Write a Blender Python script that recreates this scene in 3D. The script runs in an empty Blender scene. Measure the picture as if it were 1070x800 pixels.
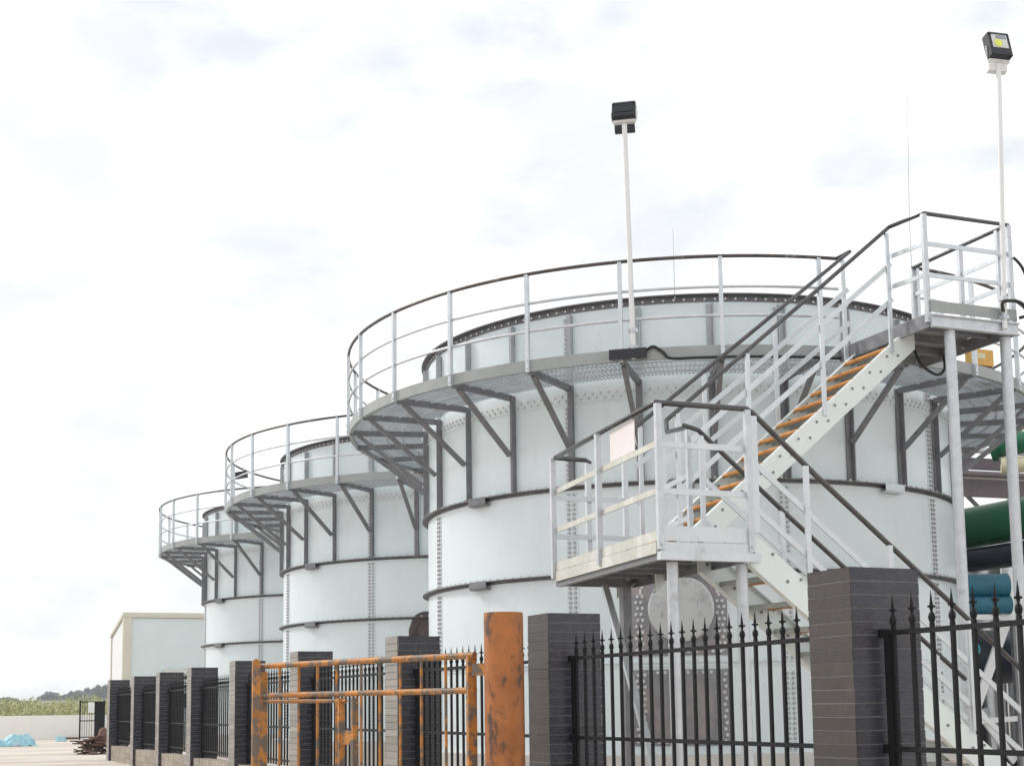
import bpy, math, random
from mathutils import Vector as V, Matrix, noise
random.seed(7)
R_ = math.radians
sc = bpy.context.scene
COL = sc.collection

# ------------------------------------------------------------------ helpers
class MB:
    """collects shapes; build() links them as ONE mesh object"""
    def __init__(s): s.v = []; s.f = []; s.sm = []
    def add(s, vs, fs, smooth=False):
        o = len(s.v); s.v += [tuple(p) for p in vs]
        for f in fs: s.f.append(tuple(i+o for i in f)); s.sm.append(smooth)
        return s
    def hexa(s, p):                       # 8 corners: bottom ring then top ring
        return s.add(p, [(3,2,1,0),(4,5,6,7),(0,1,5,4),(1,2,6,5),(2,3,7,6),(3,0,4,7)])
    def box(s, c, h, ax=None):            # centre, half sizes, axes
        c = V(c); ax = ax or (V((1,0,0)),V((0,1,0)),V((0,0,1)))
        a,b,d = [V(ax[i])*h[i] for i in range(3)]
        return s.hexa([c-a-b-d,c+a-b-d,c+a+b-d,c-a+b-d,c-a-b+d,c+a-b+d,c+a+b+d,c-a+b+d])
    def bb(s, lo, hi):
        return s.box([(lo[i]+hi[i])/2 for i in range(3)], [(hi[i]-lo[i])/2 for i in range(3)])
    def bar(s, p, q, w, h, up=(0,0,1)):   # rectangular bar from p to q
        p=V(p); q=V(q); d=(q-p); L=d.length; d/=L; up=V(up)
        if abs(d.dot(up))>.98: up=V((1,0,0)) if abs(d.x)<.9 else V((0,1,0))
        sd=d.cross(up).normalized(); u2=sd.cross(d).normalized()
        return s.box((p+q)/2,(L/2,w/2,h/2),(d,sd,u2))
    def tube(s, pts, r, n=8, caps=True, smooth=True):
        pts=[V(p) for p in pts]; m=len(pts); o=[]; ref=None
        rr = r if isinstance(r,(list,tuple)) else [r]*m
        for i,p in enumerate(pts):
            t=(pts[min(i+1,m-1)]-pts[max(i-1,0)]).normalized()
            if ref is None:
                ref=V((0,0,1)) if abs(t.z)<.9 else V((1,0,0))
            a=(ref-t*ref.dot(t)).normalized(); ref=a; b=t.cross(a)
            o.append([p+(a*math.cos(2*math.pi*k/n)+b*math.sin(2*math.pi*k/n))*rr[i] for k in range(n)])
        vs=[x for ring in o for x in ring]; fs=[]
        for i in range(m-1):
            for k in range(n):
                k2=(k+1)%n; fs.append((i*n+k,i*n+k2,(i+1)*n+k2,(i+1)*n+k))
        s.add(vs,fs,smooth)
        if caps: s.add(o[0],[tuple(range(n-1,-1,-1))]); s.add(o[-1],[tuple(range(n))])
        return s
    def cyl(s, p, q, r, n=12): return s.tube([p,q],r,n)
    def bolt(s, p, d, r=.014, h=.014, n=6): 
        d=V(d).normalized(); p=V(p); return s.tube([p,p+d*h],r,n,True,False)
    def sector(s, c, r0, r1, z0, z1, a0, a1, step=2.5):   # solid annular sector, degrees
        n=max(1,int(abs(a1-a0)/step)); full=abs(abs(a1-a0)-360)<1e-6
        vs=[];fs=[];m=n if full else n+1
        for i in range(m):
            a=R_(a0+(a1-a0)*i/n); ca,sa=math.cos(a),math.sin(a)
            for r,z in ((r0,z0),(r1,z0),(r1,z1),(r0,z1)): vs.append((c[0]+r*ca,c[1]+r*sa,z))
        for i in range(n):
            j=(i+1)%m
            for k in range(4):
                k2=(k+1)%4; fs.append((i*4+k,j*4+k,j*4+k2,i*4+k2))
        s.add(vs,fs,False)
        if not full: s.add(vs[:4],[(0,1,2,3)]); s.add(vs[-4:],[(3,2,1,0)])
        return s
    def build(s, name, mat, parent=None, smooth_angle=None):
        me=bpy.data.meshes.new(name); me.from_pydata(s.v,[],s.f); me.update()
        me.polygons.foreach_set('use_smooth', s.sm)
        if smooth_angle is not None:
            me.polygons.foreach_set('use_smooth',[True]*len(me.polygons))
            try: me.set_sharp_from_angle(angle=R_(smooth_angle))
            except Exception: pass
        me.materials.append(mat)
        o=bpy.data.objects.new(name,me); COL.objects.link(o)
        if parent is not None:
            o.parent=parent
            o.matrix_parent_inverse=Matrix.Identity(4)
        return o
def merge(o,mb,mt):
    """surface detail (bolts, ...) joined into its part's own mesh, with its own material slot"""
    import bmesh
    me=o.data; me.materials.append(mt); k=len(me.materials)-1
    bm=bmesh.new(); bm.from_mesh(me); vs=[bm.verts.new(p) for p in mb.v]
    for f,sm in zip(mb.f,mb.sm):
        try: fc=bm.faces.new([vs[i] for i in f]); fc.material_index=k; fc.smooth=sm
        except ValueError: pass
    bm.to_mesh(me); bm.free()
def tag(o,label=None,cat=None,group=None,kind=None):
    if label: o['label']=label
    if cat: o['category']=cat
    if group: o['group']=group
    if kind: o['kind']=kind
    return o
def thing(name,label,cat,loc=(0,0,0),rot=0,group=None):
    o=bpy.data.objects.new(name,None); COL.objects.link(o); o.location=loc; o.rotation_euler=(0,0,rot)
    o.empty_display_size=.2
    return tag(o,label,cat,group)
def put(ob, wloc):   # shape built in world coords under a thing with unrotated base
    ob.location = -V(wloc); return ob
def copy_tree(o,parent=None):
    c=o.copy(); COL.objects.link(c)
    if parent is not None: c.parent=parent; c.matrix_parent_inverse=Matrix.Identity(4)
    for ch in list(o.children): copy_tree(ch,c)
    return c

# ------------------------------------------------------------------ materials
def mat(name,col,rough=.6,metal=0.,var=.0,scale=6.,bump=0.,bscale=40.,col2=None,thr=None,streak=None,coat=0,spec=None,stretch=(1,1,1),island=0.):
    m=bpy.data.materials.new(name); m.use_nodes=True; nt=m.node_tree; N=nt.nodes; L=nt.links
    b=N['Principled BSDF']; b.inputs['Roughness'].default_value=rough; b.inputs['Metallic'].default_value=metal
    if coat: b.inputs['Coat Weight'].default_value=coat
    if spec is not None: b.inputs['Specular IOR Level'].default_value=spec
    tc=N.new('ShaderNodeTexCoord'); mp=N.new('ShaderNodeMapping'); mp.inputs['Scale'].default_value=stretch
    L.new(tc.outputs['Object'],mp.inputs['Vector'])
    c1=N.new('ShaderNodeRGB'); c1.outputs[0].default_value=(*col,1); out=c1.outputs[0]
    if var:
        n=N.new('ShaderNodeTexNoise'); n.inputs['Scale'].default_value=scale; n.inputs['Detail'].default_value=7; n.inputs['Roughness'].default_value=.65
        L.new(mp.outputs[0],n.inputs['Vector'])
        mr=N.new('ShaderNodeMapRange'); mr.inputs[1].default_value=.25; mr.inputs[2].default_value=.75; mr.inputs[3].default_value=1-var; mr.inputs[4].default_value=1+var
        L.new(n.outputs['Fac'],mr.inputs[0])
        mx=N.new('ShaderNodeMix'); mx.data_type='RGBA'; mx.blend_type='MULTIPLY'; mx.inputs['Factor'].default_value=1
        L.new(out,mx.inputs['A']); L.new(mr.outputs[0],mx.inputs['B']); out=mx.outputs['Result']
        rr=N.new('ShaderNodeMapRange'); rr.inputs[3].default_value=max(.05,rough-.12); rr.inputs[4].default_value=min(1,rough+.12)
        L.new(n.outputs['Fac'],rr.inputs[0]); L.new(rr.outputs[0],b.inputs['Roughness'])
    if island:
        g=N.new('ShaderNodeNewGeometry'); mr=N.new('ShaderNodeMapRange'); mr.inputs[3].default_value=1-island; mr.inputs[4].default_value=1+island
        L.new(g.outputs['Random Per Island'],mr.inputs[0])
        mx=N.new('ShaderNodeMix'); mx.data_type='RGBA'; mx.blend_type='MULTIPLY'; mx.inputs['Factor'].default_value=1
        L.new(out,mx.inputs['A']); L.new(mr.outputs[0],mx.inputs['B']); out=mx.outputs['Result']
    if col2 is not None:
        lo,hi,s2=thr
        n=N.new('ShaderNodeTexNoise'); n.inputs['Scale'].default_value=s2; n.inputs['Detail'].default_value=9; n.inputs['Roughness'].default_value=.7
        mp2=N.new('ShaderNodeMapping'); mp2.inputs['Scale'].default_value=streak or (1,1,1); mp2.inputs['Location'].default_value=(3.3,1.7,.4)
        L.new(tc.outputs['Object'],mp2.inputs['Vector']); L.new(mp2.outputs[0],n.inputs['Vector'])
        mr=N.new('ShaderNodeMapRange'); mr.inputs[1].default_value=lo; mr.inputs[2].default_value=hi
        L.new(n.outputs['Fac'],mr.inputs[0])
        mx=N.new('ShaderNodeMix'); mx.data_type='RGBA'
        L.new(mr.outputs[0],mx.inputs['Factor']); L.new(out,mx.inputs['A']); mx.inputs['B'].default_value=(*col2,1); out=mx.outputs['Result']
    L.new(out,b.inputs['Base Color'])
    if bump:
        n=N.new('ShaderNodeTexNoise'); n.inputs['Scale'].default_value=bscale; n.inputs['Detail'].default_value=5
        L.new(mp.outputs[0],n.inputs['Vector'])
        bp=N.new('ShaderNodeBump'); bp.inputs['Strength'].default_value=bump; bp.inputs['Distance'].default_value=.01
        L.new(n.outputs['Fac'],bp.inputs['Height']); L.new(bp.outputs[0],b.inputs['Normal'])
    return m
M=dict(
 enamel=mat('pale_enamel',(.715,.79,.815),.33,0,.05,1.3,.05,3.,col2=(.60,.645,.63),thr=(.56,.88,1.5),streak=(2.4,2.4,.45),island=.035),
 seam=mat('pale_seam',(.69,.755,.775),.42,0,.06,4),
 sbolt=mat('seam_bolt',(.40,.40,.42),.45,.3,.2,30),
 bolt=mat('zinc_bolt',(.62,.62,.62),.4,.55,.2,30),
 flange=mat('shaded_weathered_flange',(.16,.155,.165),.5,.25,.3,5,.1,30,col2=(.30,.29,.28),thr=(.58,.7,3)),  # weathered galvanising, with the shade of the underside put into the dark colour
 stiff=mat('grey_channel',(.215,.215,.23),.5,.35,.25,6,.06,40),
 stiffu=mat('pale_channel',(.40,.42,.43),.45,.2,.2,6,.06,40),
 galv=mat('galvanised',(.58,.60,.63),.42,.45,.16,9,.05,60,col2=(.42,.42,.43),thr=(.6,.72,5)),
 galvw=mat('galvanised_pale',(.62,.65,.675),.38,.55,.10,7,.05,50,col2=(.45,.46,.46),thr=(.6,.75,4),streak=(1,1,.4)),
 cream=mat('aged_cream_paint',(.56,.55,.50),.5,.1,.12,6,.05,50,col2=(.68,.68,.64),thr=(.5,.62,3)),
 rail=mat('dark_rail',(.085,.07,.068),.38,.55,.35,5,.05,40,col2=(.30,.28,.27),thr=(.57,.68,3.5)),
 tuberail=mat('grey_tube',(.10,.097,.10),.2,.8,.3,6,.04,40),
 grate=mat('grating_steel',(.50,.53,.56),.5,.3,.2,2.5),
 deckp=mat('deck_plate',(.30,.30,.31),.55,.3,.25,4,.1,60,col2=(.2,.19,.19),thr=(.55,.7,3)),
 toe=mat('toe_plate',(.33,.345,.345),.45,.2,.12,4,.05,40,col2=(.40,.39,.36),thr=(.58,.75,2.6)),
 stringer=mat('stringer_paint',(.74,.79,.775),.4,.05,.06,3,.03,30,col2=(.6,.6,.53),thr=(.64,.8,2.4),streak=(2,2,.6)),
 orange=mat('orange_nosing',(.62,.25,.045),.5,0,.2,9,.08,60,col2=(.34,.14,.04),thr=(.56,.66,7)),
 tread=mat('tread_plate',(.45,.47,.45),.55,.15,.2,6,.1,50,col2=(.62,.55,.16),thr=(.68,.76,3.2)),
 iron=mat('black_iron',(.008,.008,.010),.6,0,.3,12,.05,60,spec=.25),
 mortar=mat('mortar',(.19,.185,.185),.9,0,.2,20,.3,80),
 tile=mat('charcoal_split_tile',(.042,.044,.058),.27,0,.22,7,.32,22,col2=(.068,.060,.062),thr=(.5,.72,2.4),stretch=(1,1,3.5),island=.22),
 sunlit=mat('sunlit_tile',(.25,.225,.20),.35,0,.2,9,.3,26,island=.2),  # sunlight on the farther pillars' street faces, put into a paler tile colour
 browntile=mat('brown_tile',(.046,.036,.033),.4,0,.22,7,.32,22,island=.2),
 plinth=mat('beige_tile',(.34,.29,.235),.7,0,.2,6,.5,30,island=.15),
 rust=mat('rusty_orange_paint',(.46,.185,.036),.6,.0,.45,5,.4,26,col2=(.15,.115,.09),thr=(.475,.535,7.5)),
 pipeor=mat('orange_post_paint',(.36,.122,.028),.45,.0,.42,3.2,.25,16,col2=(.085,.042,.025),thr=(.52,.60,5.4),streak=(1.2,1.2,.55)),
 black=mat('black_housing',(.015,.016,.022),.4,.1,.2,10),
 led=mat('led_panel',(.62,.62,.60),.3,.0,.1,12),
 ledy=mat('led_phosphor',(.72,.76,.10),.4,0,.1,10),
 white=mat('white_paint',(.76,.77,.78),.5,0,.05,4),
 wallw=mat('whitewash',(.84,.83,.80),.8,0,.05,.8,.1,20,col2=(.7,.68,.62),thr=(.66,.85,.7)),
 panelb=mat('pale_blue_panel',(.63,.70,.715),.45,0,.04,1.4),
 trim=mat('cream_trim',(.60,.58,.50),.5,0,.06,4),
 dkwin=mat('dark_opening',(.05,.045,.045),.3,0,.1,4),
 plate=mat('manhole_plate',(.26,.26,.275),.38,.6,.25,5,.1,40,col2=(.34,.29,.30),thr=(.5,.65,3)),
 cover=mat('manhole_cover',(.55,.56,.57),.42,.5,.12,4,.05,30,col2=(.34,.33,.33),thr=(.55,.75,3)),
 brownplate=mat('brown_plate',(.085,.06,.065),.5,.2,.3,6,.1,40),
 green=mat('green_pipe_paint',(.012,.135,.065),.42,0,.06,1.2,col2=(.06,.13,.09),thr=(.55,.8,1.5)),
 navy=mat('navy_pipe_paint',(.02,.028,.045),.35,0,.2,3),
 teal=mat('teal_pipe_paint',(.012,.13,.20),.38,0,.2,3,.05,20),
 stain=mat('stainless',(.58,.58,.57),.28,.85,.12,5,.05,12,stretch=(1,1,.2)),
 cabinet=mat('blue_grey_cabinet',(.27,.29,.34),.5,0,.08,3),
 purple=mat('dull_primer_beam',(.16,.135,.15),.6,.1,.25,3,.1,20),
 cyan=mat('cyan_coupling',(.05,.42,.50),.4,0,.1,5),
 creamp=mat('cream_pipe',(.72,.66,.45),.5,0,.08,4),
 yellow=mat('amber_box',(.72,.42,.10),.5,0,.15,8),
 pink=mat('faded_white_sheet',(.76,.70,.70),.6,0,.04,3),
 rubber=mat('black_rubber',(.012,.012,.012),.5),
 conc=mat('foundation_concrete',(.58,.56,.53),.85,0,.15,3,.2,25),
 tarp=mat('blue_tarp',(.27,.52,.60),.5,0,.3,3.5,.1,12,col2=(.46,.62,.66),thr=(.5,.65,2.5)),
 scrap=mat('brown_scrap',(.14,.07,.05),.7,0,.4,4,.2,20,island=.5),
 reed=mat('dry_reed',(.37,.38,.19),.8,0,.35,.7,island=.45),
 leaf=mat('hazed_foliage',(.13,.15,.145),.8,0,.3,.05,island=.45),  # leaf colour lightened to blue-grey: distance haze painted in, besides the air volume
 hill=mat('hill_ground',(.20,.22,.20),.9,0,.2,.05),
)
# ground: pale dust-covered concrete
g=mat('pale_concrete_ground',(.50,.43,.36),.85,0,.10,.5,.25,14,col2=(.66,.62,.57),thr=(.45,.62,.23),streak=(.5,2.2,1))
M['ground']=g

# ------------------------------------------------------------------ setting
o=MB().add([(-900,-300,0),(1500,-300,0),(1500,1800,0),(-900,1800,0)],[(0,1,2,3)]).build('ground',M['ground']); tag(o,kind='structure',label='pale dust-covered concrete yard and roadway running to the horizon')

# ------------------------------------------------------------------ tanks
TR=3.714; ZT=6.0; RW=4.83; ZD=5.06
TC=[V((10.09,17.36,0)),V((10.09,25.945,0)),V((10.11,34.38,0))]
DIV=360/27; A0=-114.7
VIS=[A0+DIV*k for k in range(-9,12)]        # stiffener bearings, -234 .. +32
SEAMS=[177.0-360,-141.7+.0,-102.,-63.3,-23.,137.-360]
def pol(r,a,z,c=(0,0)): a=R_(a); return V((c[0]+r*math.cos(a),c[1]+r*math.sin(a),z))
def radial(a): a=R_(a); return V((math.cos(a),math.sin(a),0))
def tang(a): a=R_(a); return V((-math.sin(a),math.cos(a),0))
Z=V((0,0,1))
def curved_patch(mb,a0,a1,z0,z1,r0,r1,cut=None,n=16,round_top=0):
    """plate bent round the shell, optionally with a rounded top"""
    pts=[]
    for i in range(n+1):
        t=i/n; zt=z1
        if round_top: 
            x=abs(2*t-1); 
            if x>1-round_top: q=(x-(1-round_top))/round_top; zt=z1-(1-math.sqrt(max(0,1-q*q)))*round_top*.5*abs(R_(a1-a0))*r1
        pts.append((a0+(a1-a0)*t,zt))
    vs=[];fs=[]
    for a,zt in pts:
        vs+= [pol(r0,a,z0),pol(r1,a,z0),pol(r1,a,zt),pol(r0,a,zt)]
    for i in range(n):
        for k in range(4):
            k2=(k+1)%4; fs.append((i*4+k,(i+1)*4+k,(i+1)*4+k2,i*4+k2))
    mb.add(vs,fs); mb.add(vs[:4],[(0,1,2,3)]); mb.add(vs[-4:],[(3,2,1,0)])
def make_tank():
    t=thing('storage_tank','x','tank')
    m=MB()
    zs=[.55,1.595,2.665,3.73,4.855,ZT-.006]
    for z0,z1 in zip(zs[:-1],zs[1:]):
        for k in range(9): m.sector((0,0),TR-.02,TR,z0,z1,-143+40*k,-103+40*k,2.0)
    m.build('shell',M['enamel'],t,30)
    m=MB(); m.sector((0,0),0.02,TR-.03,5.3,5.34,0,360,6); m.build('roof_sheet',M['conc'],t)
    m=MB(); m.sector((0,0),TR-.3,TR+.22,0,.56,0,360,4); m.build('foundation',M['conc'],t)
    # stiffening rings
    def ring(z,out,leg,spacing,nm,mt,up=True):
        m=MB(); m.sector((0,0),TR+.002,TR+out,z-.012,z,0,360,2)
        m.sector((0,0),TR+.001,TR+.010,z-leg,z-.013,0,360,2)
        o=m.build(nm,mt,t)
        b=MB(); n=int(2*math.pi*TR/spacing)
        for i in range(n):
            a=360*i/n
            if not (90<=a<=330): continue
            b.bolt(pol(TR+out-.035,a,z),Z,.017,.022)
        merge(o,b,M['bolt'])
        return o
    ring(3.767,.085,.045,.13,'ring_flange',M['flange'])
    ring(2.70,.085,.045,.13,'ring_flange',M['flange'])
    ring(1.63,.03,.06,.13,'ring_flange',M['seam'])
    # top rim angle
    m=MB(); m.sector((0,0),TR+.002,TR+.085,ZT-.012,ZT,0,360,2); m.sector((0,0),TR+.001,TR+.012,ZT-.085,ZT-.013,0,360,2)
    rim=m.build('top_rim',M['flange'],t)
    b=MB(); n=190
    for i in range(n):
        a=360*i/n
        if 80<=a<=335: b.bolt(pol(TR+.012,a,ZT-.055),radial(a),.015,.014)
        pass
    merge(rim,b,M['bolt'])
    # bolted lap just under the walkway
    m=MB(); m.sector((0,0),TR+.001,TR+.006,4.78,4.93,0,360,2); lap=m.build('lap_seam',M['seam'],t)
    b=MB(); n=230
    for i in range(n):
        a=360*i/n
        if 90<=a<=330: b.bolt(pol(TR+.006,a,4.83),radial(a),.015,.014); b.bolt(pol(TR+.006,a+.78,4.885),radial(a+.78),.015,.014)
    merge(lap,b,M['bolt'])
    for a in SEAMS:
        m=MB(); bs=MB()
        for z0,z1 in ((.58,1.555),(1.635,2.62),(2.705,3.69),(3.77,4.775),(4.935,5.895)):
            m.sector((0,0),TR+.001,TR+.006,z0,z1,a-1.25,a+1.25,1.3)
            k=0; z=z0+.03
            while z<z1-.02:
                for da in (-.55,.55): bs.bolt(pol(TR+.006,a+da,z),radial(a+da),.019,.02)
                z+=.058
        s=m.build('plate_seam',M['seam'],t); merge(s,bs,M['sbolt'])
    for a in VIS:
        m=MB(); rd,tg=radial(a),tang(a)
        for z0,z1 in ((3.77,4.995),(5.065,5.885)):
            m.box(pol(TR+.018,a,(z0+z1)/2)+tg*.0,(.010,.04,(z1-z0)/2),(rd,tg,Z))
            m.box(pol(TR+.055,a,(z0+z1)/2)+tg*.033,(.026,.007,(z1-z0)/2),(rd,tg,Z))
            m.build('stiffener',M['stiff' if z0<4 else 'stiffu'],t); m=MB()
    for z in (3.767,2.70):
        for a in (-164,-121,-78):
            m=MB(); m.sector((0,0),TR+.087,TR+.099,z-.085,z+.004,a-2.6,a+2.6,1.3); m.sector((0,0),TR+.012,TR+.087,z-.10,z-.086,a-2.6,a+2.6,1.3)
            m.build('splice_plate',M['galvw' if a>-100 else 'stiff'],t)
    # manhole: rounded upper plate with round cover, square lower plate
    m=MB(); curved_patch(m,-130.4,-113.2,1.70,2.79,TR+.003,TR+.016,round_top=.55)
    mh=m.build('manhole_plate',M['plate'],t)
    b=MB()
    for i in range(13):
        z=1.77+.07*i
        for a in (-129.5,-128.6,-115.0,-114.1):
            if z<2.45 or abs(a+121.8)<7.1: b.bolt(pol(TR+.016,a+(.3 if i%2 else 0),z),radial(a),.02,.022)
    for i in range(11):
        a=-129+1.45*i
        b.bolt(pol(TR+.016,a,1.745),radial(a),.02,.022)
    for i in range(14):
        q=math.pi*(i+.5)/14; a=-121.8+6.9*math.cos(q); b.bolt(pol(TR+.016,a,2.40+.33*math.sin(q)),radial(a),.02,.022)
    merge(mh,b,M['bolt'])
    ac=-121.4; c=pol(TR+.03,ac,2.24); rd=radial(ac)
    m=MB(); m.tube([c-rd*.02,c+rd*.05,c+rd*.058],[.385,.385,.36],40); cov=m.build('manhole_cover',M['cover'],mh,40)
    b=MB()
    for i in range(24):
        q=2*math.pi*i/24; b.bolt(c+rd*.058+(tang(ac)*math.cos(q)+Z*math.sin(q))*.335,rd,.014,.012)
    for sx in (-1,1):
        x=c+rd*.058+tang(ac)*.22*sx
        b.tube([x+Z*.08,x+Z*.08+rd*.05,x-Z*.08+rd*.05,x-Z*.08],.009,6)
    merge(cov,b,M['galv'])
    m=MB(); curved_patch(m,-130.4,-113.2,.66,1.54,TR+.003,TR+.016)
    mh=m.build('manhole_plate',M['plate'],t)
    m=MB(); curved_patch(m,-126.5,-116.,.74,1.47,TR+.017,TR+.03,round_top=.7); m.build('arched_cover',M['plate'],mh)
    b=MB()
    for i in range(12):
        z=.71+.07*i
        for a in (-129.6,-128.4,-115.3,-114.1): b.bolt(pol(TR+.016,a+(.25 if i%2 else 0),z),radial(a),.02,.022)
    for i in range(9):
        a=-127.2+1.35*i
        b.bolt(pol(TR+.016,a,1.505),radial(a),.02,.022); b.bolt(pol(TR+.016,a,.70),radial(a),.02,.022)
    merge(mh,b,M['bolt'])
    return t
t1=make_tank()
t1['label']='nearest and largest looking white bolted tank, beside the stairs'; t1['group']='white bolted storage tanks in a row'
t1.location=TC[0]
for c,lab,rot in ((TC[1],'middle white bolted tank, between the nearest and the farthest',2.2),(TC[2],'farthest and smallest looking white bolted tank, next to the pale blue building',.6)):
    k=copy_tree(t1); k.location=c; k.rotation_euler=(0,0,R_(rot)); k['label']=lab
    for ch in list(k.children):
        if ch.name.startswith('manhole_plate'):
            me=ch.data.copy(); me.materials.clear(); me.materials.append(M['brownplate']); ch.data=me
            for g2 in ch.children:
                if g2.name.startswith('manhole_cover'):
                    me=g2.data.copy(); me.materials.clear(); me.materials.append(M['brownplate']); g2.data=me

# ------------------------------------------------------------------ circular walkways
ZR=6.11
ZW=5.03
def walkway(c,arcs,deck,label,rot=0.):
    """arcs: handrail spans (deg); deck: grating span"""
    t=thing('circular_walkway',label,'walkway',c,0,'railed walkways round the tank tops')
    a0,a1=deck; r0,r1=TR+.10,RW-.012
    m=MB(); n=int((a1-a0)/360*2*math.pi*r1/.060)
    for i in range(n+1):
        a=a0+(a1-a0)*i/n; m.box(pol((r0+r1)/2,a,ZW-.014),((r1-r0)/2,.003,.008),(radial(a),tang(a),Z))
    for k in range(9):
        r=r0+.03+(r1-r0-.06)*k/8; m.sector((0,0),r-.004,r+.004,ZW-.012,ZW-.002,a0,a1,2.5)
    gr=m.build('grating',M['grate'],t)
    m=MB()
    for f in (.27,.5,.73):
        r=r0+(r1-r0)*f; m.sector((0,0),r-.009,r+.009,ZW-.045,ZW-.024,a0,a1,2.5)
    m.build('bearer_ring',M['grate'],t)
    m=MB(); m.sector((0,0),RW-.008,RW,ZW-.07,ZW+.065,a0,a1,2.5); m.sector((0,0),RW-.05,RW-.009,ZW-.07,ZW-.06,a0,a1,2.5)
    m.build('toe_board',M['toe'],t)
    br=[a+rot for a in [A0+DIV*k for k in range(-14,14)] if a0+.5<a+rot<a1-.5]
    for a in br:
        rd,tg=radial(a),tang(a)
        m=MB(); m.bar(pol(TR+.05,a,ZW-.06),pol(RW-.02,a,ZW-.06),.055,.07)
        m.bar(pol(RW-.12,a,ZW-.09),pol(TR+.085,a,4.24),.055,.05)
        m.build('bracket',M['stiff'],t)
    for s0,s1 in arcs:
        nn=max(2,int((s1-s0)/2.2))
        def arc(r,z): return [pol(r,s0+(s1-s0)*i/nn,z) for i in range(nn+1)]
        h=MB().tube(arc(RW+.01,ZR),.021,8).build('top_rail',M['rail'],t)
        for z in (ZW+.40,ZW+.73): MB().tube(arc(RW+.004,z),.017,6).build('middle_rail',M['galv'],t)
        angs=[a for a in br if s0+.8<a<s1-.8]
        for e in (s0+.3,s1-.3):
            if all(abs(e-a)>3 for a in angs): angs.append(e)
        for a in angs:
            m=MB(); m.box(pol(RW+.014,a,(ZW-.08+ZR-.01)/2),(.024,.022,(ZR-.01-ZW+.08)/2),(radial(a),tang(a),Z))
            for z in (ZW-.04,ZW+.05): m.bolt(pol(RW+.038,a,z),radial(a),.012,.014)
            m.build('post',M['galvw'],t)
    return t
walkway(TC[0],[(-241.8,-98.6),(-86.2,40)],(-241.8,40),'grated railed walkway round the nearest tank, met by the stair landing')
walkway(TC[1],[(-241.8,-118.2)],(-241.8,-118.2),'grated railed walkway round the middle tank, with a tiny black lamp on its rail',2.2)
walkway(TC[2],[(-262,-118.2)],(-262,-118.2),'grated railed walkway round the farthest tank',.6)

# ------------------------------------------------------------------ access stair with two landings
A=V((5.40,9.72,0)); B=V((5.69,12.30,0)); C=V((6.25,9.69,0)); D=V((6.53,12.27,0)); ZL=2.44; ZLR=3.57
st=thing('access_stair','steel switchback stair with orange step edges and two railed landings','staircase',(A.x,A.y,0))
base=st.location.copy()
def part(mb,name,m_,parent=st,sm=None):
    o=mb.build(name,M[m_] if isinstance(m_,str) else m_,parent,sm)
    if parent is st: o.location=-base
    return o
def at(p,z): return V((p[0],p[1],z))
def quad_deck(ps,z0,z1):
    m=MB(); m.hexa([at(p,z0) for p in ps]+[at(p,z1) for p in ps]); return m
# lower landing
L1=part(quad_deck([A+V((.02,.02,0)),C+V((-.02,.02,0)),D+V((-.02,-.02,0)),B+V((.02,-.02,0))],ZL-.012,ZL),'landing','deckp')
m=MB()
for f in (.15,.32,.5,.68,.85):
    m.bar(at(A.lerp(B,f),ZL-.05),at(C.lerp(D,f),ZL-.05),.05,.07)
part(m,'floor_joists','stiff',L1)
def edge(p,q,nm,mt,z0,z1,th=.012,off=0,parent=L1):
    d=(q-p).normalized(); nrm=V((d.y,-d.x,0)); m=MB(); m.bar(at(p+nrm*off,(z0+z1)/2),at(q+nrm*off,(z0+z1)/2),th,z1-z0); return part(m,nm,mt,parent)
edge(A,C,'edge_beam','galvw',ZL-.085,ZL-.008,.03,.012)
edge(A+V((-.02,0,0)),C+V((.06,0,0)),'edge_ledge','galvw',ZL-.155,ZL-.088,.06,.03)
edge(B,A,'edge_beam','cream',ZL-.10,ZL-.006,.03,.012)
edge(B+V((.0,.0,0)),A,'edge_beam','stiff',ZL-.15,ZL-.103,.05,-.02)
edge(D,B,'edge_beam','stiff',ZL-.14,ZL-.01,.03,.012)
edge(C,D,'edge_beam','stiff',ZL-.14,ZL-.01,.03,.012)
edge(A+V((.03,0,0)),C+V((-.02,0,0)),'toe_board','galvw',ZL+.004,ZL+.125,.008,.014)
edge(B,A,'toe_board','cream',ZL+.004,ZL+.085,.008,.014)
for nm,p,r in (('leg',(5.567,9.81),.048),('leg',(6.215,9.80),.05)):
    m=MB(); m.cyl((p[0],p[1],0),(p[0],p[1],ZL-.157),r,16); m.box((p[0],p[1],.008),(.11,.11,.008)); part(m,nm,'galv',L1,40)
m=MB(); m.box((6.33,12.1,1.14),(.045,.045,1.14)); part(m,'leg','stiff',L1)
m=MB(); m.bar((6.05,11.98,2.28),(5.50,9.86,.25),.06,.05); part(m,'diagonal_brace','galvw',L1)
def rails(pts,z,parent,mt='galvw',w=.04,h=.05,nm='middle_rail'):
    m=MB()
    for p,q in zip(pts[:-1],pts[1:]): m.bar(at(p,z),at(q,z),w*.35,h)
    return part(m,nm,mt,parent)
for f in (.36,.70):
    z=ZL+(ZLR-ZL)*f
    rails([A,C],z,L1); rails([B,A],z,L1,'cream')
    rails([B,D],z-.06,L1)
MBt=MB().tube([at(B,ZLR-.01)+V((.40,.03,-.02)),at(B,ZLR)+V((.34,.02,0)),at(B,ZLR),at(A,ZLR),at(C,ZLR)],.024,8)
part(MBt,'top_rail','tuberail',L1,50)
def post(p,z0,z1,parent,mt='galvw',s=.026,nm='post'):
    m=MB(); m.box((p[0],p[1],(z0+z1)/2),(s,s*.8,(z1-z0)/2)); m.bolt((p[0],p[1]-s*.8,z0+.04),(0,-1,0),.011,.012); return part(m,nm,mt,parent)
Mp=A.lerp(B,.50)
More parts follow.
